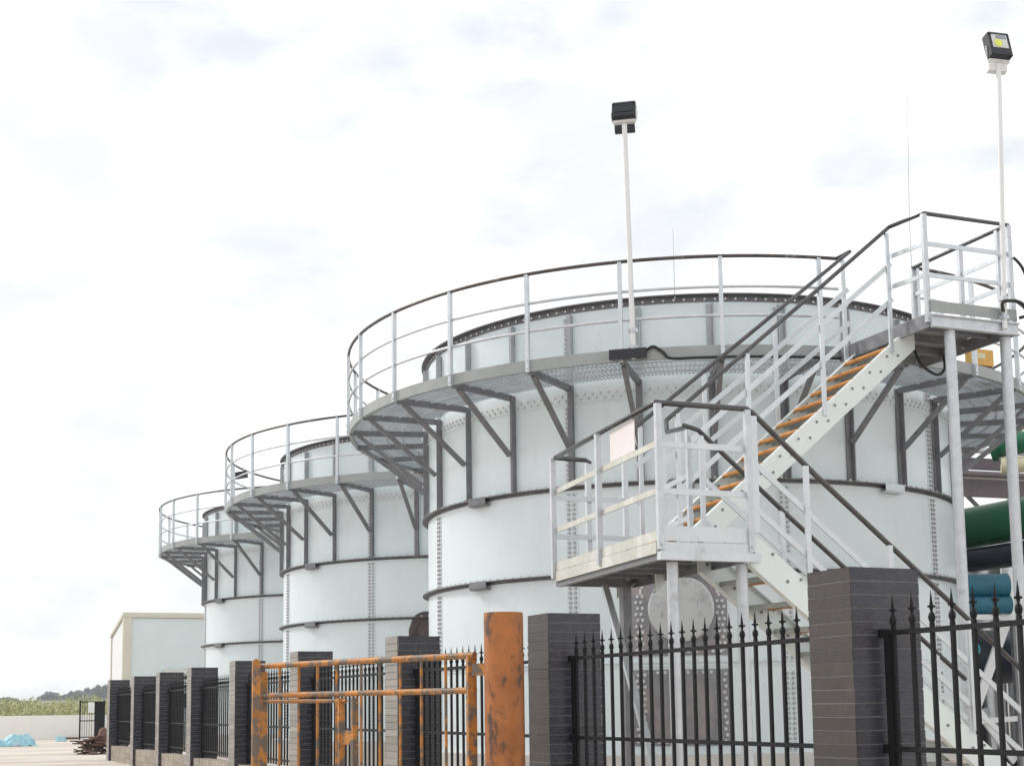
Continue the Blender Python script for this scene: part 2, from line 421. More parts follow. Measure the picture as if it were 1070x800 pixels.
for p,mt in ((A+V((.0,-.03,0)),'galv'),(Mp+V((-.03,0,0)),'galv'),(B+V((-.03,0,0)),'galv'),(C+V((-.02,-.02,0)),'galv'),(B+V((.37,.03,0)),'galvw'),(B.lerp(D,.9),'galvw')):
    post(p,ZL-.07,ZLR-.015,L1,mt)
# flights
def flight(p0,d,z0,z1,slope,width,depth,nt,nm,ext0=.0,ext1=.0,ston='stringer',bottom=False):
    """p0: near-side start; d: plan direction; slope along it; width towards +v"""
    d=V(d).normalized(); w=V((-d.y,d.x,0)); L=(z1-z0)/slope
    dirv=(d+Z*slope).normalized(); res=[]
    for k in (0,1):
        b=p0+w*(width*k); a=at(b,z0)-dirv*ext0; e=at(b+d*L,z1)+dirv*(ext1 if k==0 else .02)
        m=MB(); up=V((0,0,1)); o0=up*(-depth)
        th=.006
        vs=[a-w*th+o0,e-w*th+o0,e+w*th+o0,a+w*th+o0,a-w*th,e-w*th,e+w*th,a+w*th]
        m.hexa(vs)
        inn=w*(1 if k==0 else -1)*.03
        for off in (-.004,-depth+.006):           # channel lips
            q0=a+inn+up*off; q1=e+inn+up*off
            m.bar(q0,q1,.055,.008)
        s=part(m,'stringer',ston)
        bs=MB()
        for i in range(nt):
            t=(i+.5)/nt; c=at(b+d*(L*t),z0+(z1-z0)*t)-w*(th+.001)*(1 if k==0 else 1)
            for dx,dz in ((-.05,-.12),(.09,-.10)):
                bs.bolt(c+d*dx+Z*(dz+slope*dx*0),-w,.013,.012)
        merge(s,bs,M['stiff'])
        res.append(s)
    for i in range(nt):
        t=(i+.6)/nt; z=z0+(z1-z0)*t-(.025 if slope>0 else .05); c=p0+d*(L*t)
        sg=1 if slope>0 else -1
        m=MB(); a=at(c+w*.012,z); b=at(c+w*(width-.012),z); mid=(a+b)/2
        m.box(mid+d*(.11*sg),(.125,(width-.026)/2,.004),(d,w,Z)); 
        m.box(mid+d*(.232*sg)-Z*.02,(.003,(width-.026)/2,.02),(d,w,Z))
        for j in (.3,.6): m.box(mid+d*(.25*j*sg)-Z*.016,(.004,(width-.03)/2,.012),(d,w,Z))
        tr=part(m,'tread','tread')
        n=MB(); n.tube([a-d*.018*sg-Z*.012,b-d*.018*sg-Z*.012],.021,10); part(n,'nosing','orange',tr,50)
    return d,w,dirv
UP0=V((6.35,11.5,0))
SL=.83
zt=lambda u: 5.147+SL*(u-9.58)
flight(UP0,(1,0,0),zt(6.35),zt(9.30),SL,.80,.275,13,'upper',.02,.27)
LD=V((1,.08,0)).normalized()
LS=.712
L0=V((6.25,9.73,0))
flight(L0,LD,ZL+.13,.13,-LS/1.0032,.74,.30,12,'lower',.0,.0)
# handrails of the flights
def hrail(pts,r,mt,nm='handrail'): return part(MB().tube(pts,r,8),nm,mt,st,50)
zn=lambda u: 6.10+.82*(u-9.25)
U1=V((9.31,11.03,0)); U2=V((10.39,11.0,0)); U3=V((10.40,12.55,0))
near_low=V((6.5,11.5,zn(6.5)))
h=hrail([near_low]+[V((u,11.5,zn(u))) for u in (7.4,8.3)]+[V((9.25,11.5,ZR)),at(U1,ZR),at(U2,ZR),at(U3,ZR)],.022,'tuberail')
for dz in (.40,.78):
    part(MB().bar((6.45,11.5,zn(6.45)-dz),(9.25,11.5,ZR-dz),.014,.05),'middle_rail','galvw',h)
for u in (6.62,7.43,8.33,9.2):
    p=part(MB().box((u,11.488,(zn(u)+zt(u))/2-.06),(.022,.012,(zn(u)-zt(u))/2+.03)),'post','galvw',h)
zf=lambda u: ZR+.79*(u-9.35)
h=hrail([V((6.62,12.31,zf(6.62)-.28)),V((6.55,12.31,zf(6.55)-.1)),V((6.6,12.31,zf(6.6))),V((8.,12.31,zf(8.))),V((9.35,12.31,ZR)),V((9.36,12.58,ZR))],.022,'tuberail')
for dz in (.40,.78): part(MB().bar((6.6,12.31,zf(6.6)-dz),(9.3,12.31,zf(9.3)-dz),.014,.05),'middle_rail','galvw',h)
for u in (6.66,7.43,8.33,9.25): part(MB().box((u,12.322,(zf(u)+zt(u))/2-.06),(.022,.012,(zf(u)-zt(u))/2+.03)),'post','galvw',h)
# inner guard between the flights, running into the far handrail of the lower flight
G0=V((6.10,10.30,ZLR-.03)); 
zl=lambda s: ZLR-LS*s
lf=lambda s: L0+LD*s+V((-.06,.74,0))
ln=lambda s: L0+LD*s+V((0,-.02,0))
pts=[near_low,near_low+V((-.06,-.12,-.14)),V((6.22,10.62,ZLR+.02)),at(lf(-.10),ZLR+.0),at(lf(.05),ZLR-.03)]+[at(lf(s),zl(s)-.02) for s in (1,2,3.1)]
h=hrail(pts,.022,'tuberail')
for dz in (.40,.78):
    part(MB().bar(at(lf(0.1),zl(.1)-dz),at(lf(3.1),zl(3.1)-dz),.014,.05),'middle_rail','galvw',h)
    part(MB().bar((6.24,10.6,ZLR-dz),(6.42,11.45,ZLR-dz),.014,.05),'middle_rail','galvw',h)
for p in ((6.22,10.62),(6.43,11.45)): part(MB().box((p[0],p[1],(ZL+ZLR)/2),(.02,.02,(ZLR-ZL)/2)),'post','galvw',h)
for s in (.08,.95,1.85,2.75):
    q=lf(s); part(MB().box((q.x,q.y+.0,zl(s)-.52),(.021,.012,.50)),'post','galvw',h)
h=hrail([at(C,ZLR)+V((-.02,0,0)),at(ln(.06),ZLR-.02)]+[at(ln(s),zl(s)) for s in (.7,1.5,2.3,3.25)],.024,'tuberail')
for dz in (.40,.78): part(MB().bar(at(ln(.05),zl(.05)-dz),at(ln(3.25),zl(3.25)-dz),.014,.05),'middle_rail','galvw',h)
for s in (.06,.60,1.50,2.4,3.2):
    q=ln(s); part(MB().box((q.x,q.y-.012,zl(s)-.5),(.024 if s>.1 else .03,.012,.49)),'post','galvw',h)
# upper landing
L2=part(quad_deck([V((9.32,11.05,0)),V((10.38,11.03,0)),V((10.40,12.53,0)),V((9.34,12.60,0))],ZD-.006,ZD+.004),'landing','deckp')
m=MB()
for v in (11.35,11.75,12.15): m.bar((9.33,v,ZD-.05),(10.38,v,ZD-.05),.05,.08)
part(m,'floor_joists','stiff',L2)
m=MB(); m.bar((9.32,11.0,ZD-.09),(10.42,10.975,ZD-.09),.03,.13); m.bar((9.32,10.985,ZD-.032),(10.42,10.96,ZD-.032),.06,.012); m.bar((9.32,10.985,ZD-.15),(10.42,10.96,ZD-.15),.06,.012); part(m,'edge_beam','galv',L2)
m=MB(); m.bar((9.32,11.02,ZD-.08),(9.35,12.55,ZD-.08),.03,.14); part(m,'edge_beam','stiff',L2)
m=MB(); m.bar((10.40,11.0,ZD-.08),(10.40,12.5,ZD-.08),.03,.14); part(m,'edge_beam','stiff',L2)
m=MB(); m.bar((9.32,11.0,ZD+.065),(10.42,10.975,ZD+.065),.008,.12); part(m,'toe_board','toe',L2)
m=MB(); m.bar((10.41,11.0,ZD+.065),(10.41,12.5,ZD+.065),.008,.12); part(m,'toe_board','toe',L2)
for p in ((9.60,11.06),(10.33,11.06)):
    m=MB(); m.cyl((p[0],p[1],0),(p[0],p[1],ZD-.157),.056,16); m.box((p[0],p[1],.008),(.13,.13,.008)); part(m,'leg','galv',L2,40)
for z in (ZD+.40,ZD+.73):
    m=MB()
    for p,q in ((V((9.25,11.5,0)),U1),(U1,U2),(U2,U3)): m.bar(at(p,z),at(q,z),.014,.045)
    part(m,'middle_rail','galvw',L2)
for p in (U1,U2,U2+V((0,.16,0)),V((10.395,11.75,0)),U3): post(p,ZD-.1,ZR-.01,L2,'galv',.026)
# yellowish clip plates under the lower flight are part of its treads

# blank sheet on the landing rail
p=A.lerp(B,.20); q=A.lerp(B,.425)
o=MB().bar(at(p,3.405)+V((.02,0,0)),at(q,3.405)+V((.02,0,0)),.006,.27).build('sign_sheet',M['pink'])
tag(o,'blank pinkish white sheet hung in the rail of the lower landing','sign')

# ------------------------------------------------------------------ floodlight poles
def flood(loc_base,top,tilt,yaw,label,rad,w,h,showled):
    t=thing('floodlight_pole',label,'floodlight',loc_base,0,'floodlights on thin poles')
    b=V(loc_base); T=V(top)-b
    MB().cyl((0,0,0),T,rad,10).build('pole',M['white'],t,40)
    for z in (.10,.30): MB().bar((0,0,z),(0,0,z+.045),rad*2.6,rad*2.6).build('clamp',M['galv'],t)
    hd=MB(); d=.05
    Rm=Matrix.Rotation(yaw,3,'Z')@Matrix.Rotation(tilt,3,'X')
    c=T+V((0,0,h*.5+.05))
    ax=(Rm@V((1,0,0)),Rm@V((0,1,0)),Rm@V((0,0,1)))
    hd.box(c,(w/2,d,h/2),ax)
    for i in range(7): hd.box(c+ax[1]*(d+.014)+ax[0]*(w*(-.42+.14*i)),(.005,.016,h*.42),ax)     # cooling fins
    for sx in (-1,1): hd.box(c+ax[0]*(sx*(w/2+.006)),(.006,d*1.02,h*.5),ax)
    for sz in (-1,1): hd.box(c-ax[1]*(d+.004)+ax[2]*(sz*(h/2-.012)),(w/2,.006,.012),ax)
    H=hd.build('lamp_head',M['black'],t)
    l=MB(); l.box(c-ax[1]*(d+.003)+ax[2]*h*.12,(w*.40,.004,h*.30),ax); l.build('lens',M['led'] if showled else M['black'],H)
    if showled:
        l=MB(); e=c-ax[1]*(d+.009)-ax[0]*w*.10+ax[2]*h*.02; l.tube([e,e-ax[1]*.004],w*.20,16); l.build('led_disc',M['ledy'],H,40)
        l=MB(); l.box(c-ax[1]*(d+.009)+ax[0]*w*.08+ax[2]*h*.30,(w*.26,.002,h*.07),ax); l.build('reflector_shade',M['cabinet'],H)
    y=MB(); k=T+V((0,0,.028))
    y.box(k,(w*.52,.02,.014),(ax[0],Rm@V((0,1,0)),Z))
    for sx in (-1,1): y.bar(k+ax[0]*sx*w*.53,c+ax[0]*sx*(w*.53+.008),.006,.035)
    y.build('yoke',M['white'],t)
    g=MB(); g.box(T+V((0,0,-.03))+ax[1]*.04,(w*.47,.03,.035),(ax[0],ax[1],Z)); g.build('driver_box',M['black'] if not showled else M['white'],t)
    return t
yaw=-math.atan2(.39,.921)
flood((7.20,13.43,4.97),(7.135,13.40,7.68),R_(-16),yaw+R_(-12),'black floodlight facing away, on the pole standing on the tank walkway',.030,.245,.19,False)
flood((10.21,10.93,4.95),(10.345,10.95,7.86),R_(-14),yaw+R_(14),'black floodlight with yellow disc, on the pole standing on the upper stair landing',.027,.23,.28,True)
# little lamp clamped on the middle tank's rail
t=thing('rail_lamp','tiny black lamp clamped on the rail of the middle tank walkway','lamp',tuple(pol(RW+.02,148,5.98,TC[1])))
MB().box((0,0,0),(.13,.09,.06),(V((.92,-.39,.15)).normalized(),V((.39,.92,0)),V((-.15,0,1)).normalized())).build('lamp_head',M['black'],t)
MB().bar((.05,0,.05),(.05,0,.16),.03,.03).build('clamp',M['galvw'],t)
# lightning rods
tag(MB().tube([(14.9,18.,5.3),(14.9,18.,9.1),(14.985,18.,11.35)],[.016,.012,.006],6).build('lightning_rod',M['galvw']),'tall thin grey rod rising behind the upper stair landing','lightning rod','thin rods')
tag(MB().tube([pol(TR+.05,-121,5.95,TC[0]),pol(TR+.05,-121,6.82,TC[0])],[.008,.005],6).build('lightning_rod',M['galvw']),'short thin rod on the front rim of the nearest tank','lightning rod','thin rods')

# cables
def cable(pts,r,label):
    # smooth the polyline
    P=[V(p) for p in pts]; out=[]
    for i in range(len(P)-1):
        p0,p1,p2,p3=P[max(i-1,0)],P[i],P[i+1],P[min(i+2,len(P)-1)]
        for k in range(6):
            t=k/6; out.append(.5*((2*p1)+(p2-p0)*t+(2*p0-5*p1+4*p2-p3)*t*t+(3*p1-p0-3*p2+p3)*t**3))
    out.append(P[-1]); tag(MB().tube(out,r,6).build('cable',M['rubber'],None),label,'cable')
cable([(10.18,10.90,5.12),(10.16,10.88,5.22),(10.35,10.87,5.24),(10.48,10.9,5.20),(10.52,10.92,5.13),(10.42,10.93,5.09)],.018,'black cable loop lying on the front edge of the upper landing')
cable([(10.42,10.97,5.75),(10.55,10.97,5.62),(10.7,10.99,5.25),(10.8,11.0,4.9),(10.62,11.1,4.62)],.016,'black cable sagging off the right side of the upper landing')
cable([pol(RW+.03,-125,5.04,TC[0]),pol(RW+.03,-123.8,5.10,TC[0]),pol(RW+.03,-122.5,5.03,TC[0]),pol(RW+.05,-121.5,4.95,TC[0])]+[pol(RW+.05,a,4.945,TC[0]) for a in (-118,-112,-106,-100,-95)],.017,'black cable clipped along the outer edge of the nearest walkway')
cable([(9.7,11.75,4.90),(9.75,11.7,4.72),(9.95,11.7,4.62),(10.08,11.72,4.70),(10.1,11.75,4.86)],.016,'black cable loop hanging beneath the upper landing')
# dark junction box where the floodlight pole meets the walkway
o=MB().sector((TC[0].x,TC[0].y),RW+.045,RW+.10,ZD-.09,ZD+.02,-129.5,-124.6,1.).build('junction_box',M['black']); tag(o,'long black box fixed at the foot of the walkway floodlight pole','junction box')
# amber box on the walkway
t=thing('warning_box','small amber box with a dark foot, on the nearest walkway behind the landing','box',(11.90,13.20,5.17))
MB().bb((-.15,-.08,.05),(.15,.08,.25)).build('housing',M['yellow'],t); MB().bb((-.13,-.07,-.12),(.13,.07,.048)).build('foot',M['scrap'],t)
MB().bb((-.1,-.085,.13),(.02,-.081,.20)).build('face_plate',M['creamp'],t)

# ------------------------------------------------------------------ boundary fence
PV=[6.01,9.72,13.23,16.99,20.47,23.78,26.85,29.90,33.46]
pu=lambda v: 4.475-.0168*(v-6.)
PW,PD,PH=.45,.375,1.85
PL=['nearest charcoal tiled pillar, large, in front of the stair','charcoal tiled pillar directly right of the thick orange post',
 'charcoal pillar behind the right half of the rusty gate','charcoal pillar behind the left half of the rusty gate','charcoal pillar at the far left end of the rusty gate',
 'fifth pillar counted from the far end of the fence','slim charcoal pillar third from the far end of the fence','slim charcoal pillar second from the far end of the fence','last charcoal pillar at the far end of the fence, beside the scrap']
PL[5]='fourth charcoal pillar from the far end, just left of the rusty gate end pillar'
pillars=[]
def make_pillar(seed,street='browntile'):
    rnd=random.Random(seed); t=thing('brick_pillar','x','pillar',(0,0,0),0,'charcoal tiled fence pillars')
    MB().bb((.0025,.0025,0),(PW-.0025,PD-.0025,PH-.004)).build('core',M['mortar'],t)
    m=MB(); h=.0712; n=26
    for i in range(n):
        z0=i*h; z1=z0+h-.0042
        if i==n-1: z1=PH
        def face(p0,d,nrm,Lw):
            cuts=[0.]+([rnd.uniform(.1,Lw-.1)] if rnd.random()<.08 else [])+[Lw]
            for a,b in zip(cuts[:-1],cuts[1:]):
                a2=a+(.0012 if a>0 else 0); b2=b-(.0012 if b<Lw else 0); e=.0015
                pr=rnd.uniform(-.001,.0025)
                q=[p0+d*a2+Z*z0,p0+d*b2+Z*z0,p0+d*b2+Z*z1,p0+d*a2+Z*z1]
                inn=[x-nrm*.012 for x in q]
                out=[p0+d*(a2+e)+Z*(z0+e)+nrm*pr,p0+d*(b2-e)+Z*(z0+e)+nrm*pr,p0+d*(b2-e)+Z*(z1-e)+nrm*pr,p0+d*(a2+e)+Z*(z1-e)+nrm*pr]
                m.add(inn+out,[(4,5,6,7),(0,1,5,4),(1,2,6,5),(2,3,7,6),(3,0,4,7)])
        X,Y=V((1,0,0)),V((0,1,0))
        face(V((0,0,0)),X,-Y,PW); face(V((0,PD,0)),-Y,-X,PD); face(V((PW,0,0)),Y,X,PD); face(V((PW,PD,0)),-X,Y,PW)
    m.add([(0,0,PH),(PW,0,PH),(PW,PD,PH),(0,PD,PH)],[(0,1,2,3)])
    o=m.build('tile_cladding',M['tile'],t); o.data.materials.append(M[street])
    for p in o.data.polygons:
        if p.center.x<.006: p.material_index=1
    return t
proto=make_pillar(1)
for i,v in enumerate(PV):
    o=proto if i==0 else (make_pillar(3,'sunlit') if i==2 else copy_tree(proto if i==1 else pillars[2])); o['group']='charcoal tiled fence pillars'
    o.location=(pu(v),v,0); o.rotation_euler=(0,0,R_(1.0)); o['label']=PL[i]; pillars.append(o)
# bar with spear head
def bar_mesh():
    m=MB(); r=.0098; zt0=1.535
    m.box((0,0,(.40+zt0)/2),(r,r,(zt0-.40)/2))
    m.tube([(0,0,1.535),(0,0,1.548),(0,0,1.562),(0,0,1.578),(0,0,1.59)],[.010,.016,.019,.015,.008],8)
    m.tube([(0,0,1.59),(0,0,1.612),(0,0,1.70)],[.006,.011,.001],6)
    m.box((0,0,1.617),(.021,.005,.005)); m.box((0,0,1.617),(.005,.021,.005))
    o=m.build('bar',M['iron'],None); return o.data,o
bar_data,bo=bar_mesh(); bpy.data.objects.remove(bo)
def panel(v0,v1,label,n,first=None,ref=None):
    u=lambda v: pu(v)+.19
    t=thing('fence_panel',label,'fence panel',(u(v0),v0,0),0,'black spear topped fence panels')
    b=V((u(v0),v0,0))
    for z in (1.50,.90,.46):
        m=MB(); m.bar(V((u(v0-.05),v0-.05,z))-b,V((u(v1+.05),v1+.05,z))-b,.030,.026)
        if z>.5:
            for v in (v0,v1): m.bar(V((u(v-.03),v-.03,z))-b,V((u(v+.05),v+.05,z))-b,.05,.045)
        m.build('rail',M['iron'],t)
    for i in range(n):
        v=v0+.09+(v1-v0-.18)*i/(n-1)
        o=bpy.data.objects.new('bar',bar_data); COL.objects.link(o); o.parent=t; o.location=V((u(v),v,0))-b
    for v in (v0+.055,v1-.055):
        m=MB(); q=V((u(v),v,0))-b; m.box(q+V((0,0,.92)),(.022,.022,.58)); m.build('end_post',M['iron'],t)
    return t
for i in range(8):
    a=PV[i]+PD+.005; b=PV[i+1]-.005
    labels=['black spear topped fence panel in front of the manhole and landing legs','black spear topped fence panel between the orange post and the pillar behind the gate','black spear topped fence panel between the two pillars behind the gate',
      'black spear topped fence panel behind the left end stile of the gate','dark fence panel in the first gap left of the gate, pale tank showing through','dark fence panel third gap from the far end of the fence','dark fence panel second gap from the far end of the fence','dark fence panel in the gap nearest the scrap pile']
    n=max(6,int((b-a-.1)/.146)+1)
    panel(a,b,labels[i],n)
    # tiled low wall under the panel
    lw=MB(); u0=pu(a)+.05; hh=.115
    for r in range(3):
        x=a+.002; k=0
        while x<b-.01:
            L=.24 if (k or r%2==0) else .12
            x1=min(x+L,b-.002); lw.bb((pu(x)+.05,x,r*hh),(pu(x)+.29,x1-.004,r*hh+hh-.004)); x=x1; k+=1
    o=lw.build('low_wall',M['plinth'])
    tag(o,'beige tiled low wall under the '+['fence panel in front of the manhole','panel beside the thick orange post','panel between the two pillars behind the gate','panel behind the gate end stile','first fence panel left of the gate','third fence panel from the far end','second fence panel from the far end','farthest fence panel'][i],'low wall','beige low walls under the fence')
panel(3.0,PV[0]-.005,'black spear topped fence panel at the right edge, right of the nearest pillar',20)

# ------------------------------------------------------------------ orange post and gate
PO=V((4.0,9.62,0))
t=thing('orange_post','thick rust stained orange steel post the gate hangs from','post',PO)
o=MB().tube([(0,0,0),(.0,0,1.80),(0,0,1.838)],[.148,.148,.146],40).build('pipe',M['pipeor'],t,40)
m=MB(); 
for z in (.35,1.42): m.bar((-.10,.10,z),(-.17,.20,z),.03,.09)
m.build('hinge_lug',M['rust'],t)
t=thing('rusty_gate','flaking orange tubular gate standing open in front of the fence','gate',(3.86,9.86,0))
gb=V((3.86,9.86,0)); gd=V((-1.04,2.74,0)).normalized(); GL=2.93
def gp(s,z): return gd*s+Z*z
def gpart(mb,nm,mt='rust',par=t,sm=50): return mb.build(nm,M[mt],par,sm)
gpart(MB().cyl(gp(0,1.53),gp(GL+.0,1.53),.026,10),'top_rail')
gpart(MB().cyl(gp(0,1.265),gp(GL,1.265),.024,10),'middle_rail')
gpart(MB().cyl(gp(.0,.18),gp(GL,.18),.026,10),'bottom_rail')
gpart(MB().bar(gp(.04,.12),gp(.04,1.53),.05,.07),'stile',sm=None)
gpart(MB().bar(gp(GL-.04,.12),gp(GL-.04,1.48),.05,.11),'stile',sm=None)
gpart(MB().cyl(gp(GL*.55,1.205),gp(GL,1.215),.018,8),'latch_rail')
for s in (GL*.51,GL*.575): gpart(MB().bar(gp(s,.15),gp(s,1.23),.05,.05),'inner_stile',sm=None)
gpart(MB().bar(gp(GL*.51,.9),gp(GL*.575,.9),.03,.12),'latch_plate',sm=None)
xs=[.115,.215,.305,.395,.48,.595,.69,.785,.885]
for f in xs: gpart(MB().cyl(gp(GL*f,.18),gp(GL*f,1.53),.013,8),'bar')
e0=gp(GL,0); e1=V((2.46,11.1,0))-gb; e1=e0+(e1-e0)*.85
gpart(MB().cyl(e0+Z*1.53,e1+Z*1.53,.024,10),'return_rail')
gpart(MB().bar(e1+Z*.12,e1+Z*1.54,.05,.06),'return_stile',sm=None)
gpart(MB().cyl(e0+Z*.18,e1+Z*.18,.024,10),'return_rail')

# ------------------------------------------------------------------ far left: building, wall, gate, scrap
t=thing('shed_building','pale blue panel building with cream trim beyond the farthest tank','building',(6.44,50,0))
def bp(mb,nm,mt,par=t): return mb.build(nm,M[mt],par)
W=9.; Dp=3.5
m=MB(); m.hexa([V((.02,.02,0)),V((W,.02,0)),V((W,Dp,0)),V((.02,Dp,0)),V((.02,.02,4.36)),V((W,.02,4.36)),V((W,Dp,3.78)),V((.02,Dp,3.78))])
wl=bp(m,'wall','panelb')
m=MB(); m.bb((-.03,-.03,0),(.26,.018,4.5)); m.bb((-.03,.02,0),(.018,.25,4.48)); bp(m,'corner_trim','trim')
m=MB(); m.bb((-.03,Dp-.2,0),(.018,Dp+.02,3.85)); bp(m,'corner_trim','trim')
m=MB(); m.bb((.02,-.05,4.37),(W,.015,4.54)); bp(m,'eaves_trim','trim')
m=MB(); m.hexa([V((-.06,-.06,4.42)),V((W,-.06,4.42)),V((W,Dp,3.82)),V((-.06,Dp,3.82)),V((-.06,-.06,4.55)),V((W,-.06,4.55)),V((W,Dp,3.95)),V((-.06,Dp,3.95))]); bp(m,'roof','trim')
m=MB(); m.hexa([V((.008,.26,0)),V((.016,.26,0)),V((.016,Dp-.21,0)),V((.008,Dp-.21,0)),V((.008,.26,4.34)),V((.016,.26,4.34)),V((.016,Dp-.21,3.82)),V((.008,Dp-.21,3.82))]); bp(m,'side_sheet','white')
wd=MB(); wd.bb((1.6,-.02,1.2),(2.9,.015,2.32)); w_=bp(wd,'window','dkwin')
m=MB(); m.hexa([V((1.35,-.42,2.40)),V((3.0,-.42,2.40)),V((3.0,.0,2.48)),V((1.35,.0,2.48)),V((1.35,-.42,2.46)),V((3.0,-.42,2.46)),V((3.0,.0,2.56)),V((1.35,.0,2.56))]); bp(m,'hood','trim',w_)
m=MB(); m.bb((1.95,-.035,1.7),(2.25,-.022,2.2)); bp(m,'white_notice','white',w_)
m=MB(); m.tube([(-.06,-.06,0),(-.06,-.06,1.9)],.03,8); m.box((.05,-.06,2.25),(.05,.03,.06)); bp(m,'downpipe','trim')

# pale boundary wall
o=MB().hexa([V((-14,67.5,0)),V((15,56.5,0)),V((15,56.7,0)),V((-14,67.7,0)),V((-14,67.5,.98)),V((15,56.5,.98)),V((15,56.7,.98)),V((-14,67.7,.98))]).build('boundary_wall',M['wallw']); tag(o,'low whitewashed wall across the far left, in front of the reeds','wall')
o=MB().bar((3.6,62.6,.04),(5.9,59.7,.04),.15,.08).build('kerb_edging',M['scrap']); tag(o,'thin red brown edging strip at the foot of the low white wall','edging')
# far gate
t=thing('yard_gate','small dark barred gate with a white sheet, beyond the last pillar','gate',(5.87,58.4,0))
gx=V((.99,-.1,0)).normalized()
def fp(x,z): return gx*x+Z*z
MB().bar(fp(0,0),fp(0,1.57),.06,.06).build('post',M['iron'],t); MB().bar(fp(.92,0),fp(.92,1.57),.07,.07).build('post',M['iron'],t)
for z in (.1,.75,1.5): MB().bar(fp(0,z),fp(.92,z),.03,.04).build('rail',M['iron'],t)
for k in range(5): MB().bar(fp(.09+.09*k,.1),fp(.09+.09*k,1.5),.016,.016).build('bar',M['iron'],t)
MB().bar(fp(.55,.78),fp(.90,.78),.02,1.42).build('closed_panel',M['iron'],t)
MB().bar(fp(.30,1.28)+V((0,-.04,0)),fp(.54,1.28)+V((0,-.04,0)),.01,.42).build('white_sheet',M['white'],t)
o=MB().bar((7.0,57.2,0),(7.0,57.2,1.57),.08,.08).build('gate_post',M['iron']); tag(o,'single black post between the far gate and the last pillar','post')
# scrap
t=thing('scrap_pile','heap of brown scrap boards at the foot of the last pillar','scrap pile',(4.35,39.0,0))
rnd=random.Random(4); m=MB()
for k in range(34):
    a=rnd.uniform(0,3.14); L=rnd.uniform(.25,.6); c=V((rnd.uniform(-.28,.35),rnd.uniform(-.3,.4),rnd.uniform(.05,.40)))
    d=V((math.cos(a),math.sin(a),rnd.uniform(-.35,.35))); m.bar(c-d*L,c+d*L*.8,rnd.uniform(.08,.22),.03)
m.build('boards',M['scrap'],t)
m=MB(); m.tube([(.16,.0,.25),(.17,.02,.45),(.19,.02,.62),(.19,.02,.70)],[.12,.14,.12,.04],12); m.build('sack',M['scrap'],t,60)
def crumple(cx,cy,w,d,h,seed,nm,mt,label,cat):
    n=44; vs=[];fs=[]
    for i in range(n+1):
        for j in range(n+1):
            x=i/n*2-1; y=j/n*2-1; e=max(0,1-(abs(x)**2.6+abs(y)**2.6))
            z=h*(e**.5)*(.65+.7*noise.noise(V((x*2.1+seed,y*2.1,0))))+.22*h*noise.noise(V((x*6,y*9+seed,1)))
            wv=.12*noise.noise(V((x*2,y*2,seed+5)))
            vs.append((cx+(x+wv)*w/2,cy+(y+wv)*d/2,max(.004,z)+.003))
    for i in range(n):
        for j in range(n): a=i*(n+1)+j; fs.append((a,a+n+1,a+n+2,a+1))
    o=MB().add(vs,fs,True).build(nm,M[mt]); tag(o,label,cat)
crumple(2.75,50.1,1.75,1.5,.42,2.1,'tarpaulin','tarp','crumpled light blue tarpaulin heap at the left edge of the yard','tarpaulin')
crumple(4.95,56.,.42,.4,.20,7.3,'plastic_bag','tarp','small pale blue bag lying apart, between the tarpaulin and the scrap','bag')

# reeds: countless stalks and tufts
rnd=random.Random(11); m=MB()
def dirpt(x,D):   # bearing by tangent, distance
    return V((x*D,D,0))
for k in range(26000):
    y=rnd.uniform(68,92); u=rnd.uniform(-6,11+ (y-68)*.1)*1.0
    clump=noise.noise(V((u*.42,y*.3,0)))*.5+noise.noise(V((u*1.5,y*1.0,3)))*.25
    hgt=max(.6,1.42+clump*1.0+(y-68)*.012); z0=rnd.uniform(.0,1)**.75*hgt
    s=rnd.uniform(.06,.19); a=rnd.uniform(0,6.28); c=V((u,y,z0)); d=V((math.cos(a),math.sin(a)*.5,rnd.uniform(.2,1.4))).normalized(); w=V((-math.sin(a),math.cos(a),rnd.uniform(-.4,.4))).normalized()
    m.add([c-w*s*.4,c+d*s*.9,c+w*s*.4+d*.3*s,c+d*s*2.0],[(0,2,3,1)])
o=m.build('reed_bed',M['reed']); tag(o,'band of dry yellow green reeds behind the low white wall','reeds',kind='stuff')
# hill with woodland far off
vs=[];fs=[];n=40
def hz(u,y): 
    x=u/y if y else 0
    return max(0,5.2*math.exp(-((y-620)/140)**2)*(.9+.25*math.sin(u*.02)))
for i in range(n+1):
    for j in range(13):
        u=-150+i*12; y=430+j*32; vs.append((u,y,hz(u,y)-.02))
for i in range(n):
    for j in range(12): a=i*13+j; fs.append((a,a+13,a+14,a+1))
o=MB().add(vs,fs,True).build('hill',M['hill']); tag(o,kind='structure')
m=MB(); prof=[(.02,7.5),(.0575,6.5),(.066,4.5),(.073,4.5),(.0758,8.2),(.0815,9.5),(.0866,8.0),(.089,7.9),(.097,9.5),(.104,10.5),(.112,11.5),(.119,12.5),(.13,13.),(.2,13.5)]
def top(x):
    for (a,b),(c,d) in zip(prof[:-1],prof[1:]):
        if a<=x<=c: return b+(d-b)*(x-a)/(c-a)
    return 6
for k in range(800):
    x=rnd.uniform(.02,.19); D=rnd.uniform(585,640); tp=top(x)*D/600
    r=rnd.uniform(1.1,2.1); zc=rnd.uniform(2.4,max(2.6,tp-r*.8))
    c=V((x*D,D,zc))
    for q in range(60):
        d=V((rnd.gauss(0,1),rnd.gauss(0,1),rnd.gauss(0,.8))).normalized()*r*rnd.uniform(.6,1.); s=rnd.uniform(.3,.75)
        a=V((rnd.gauss(0,1),rnd.gauss(0,1),rnd.gauss(0,1))).normalized(); b=a.cross(d).normalized()
        p=c+d; m.add([p-a*s,p+b*s,p+a*s,p-b*s],[(0,1,2,3)])
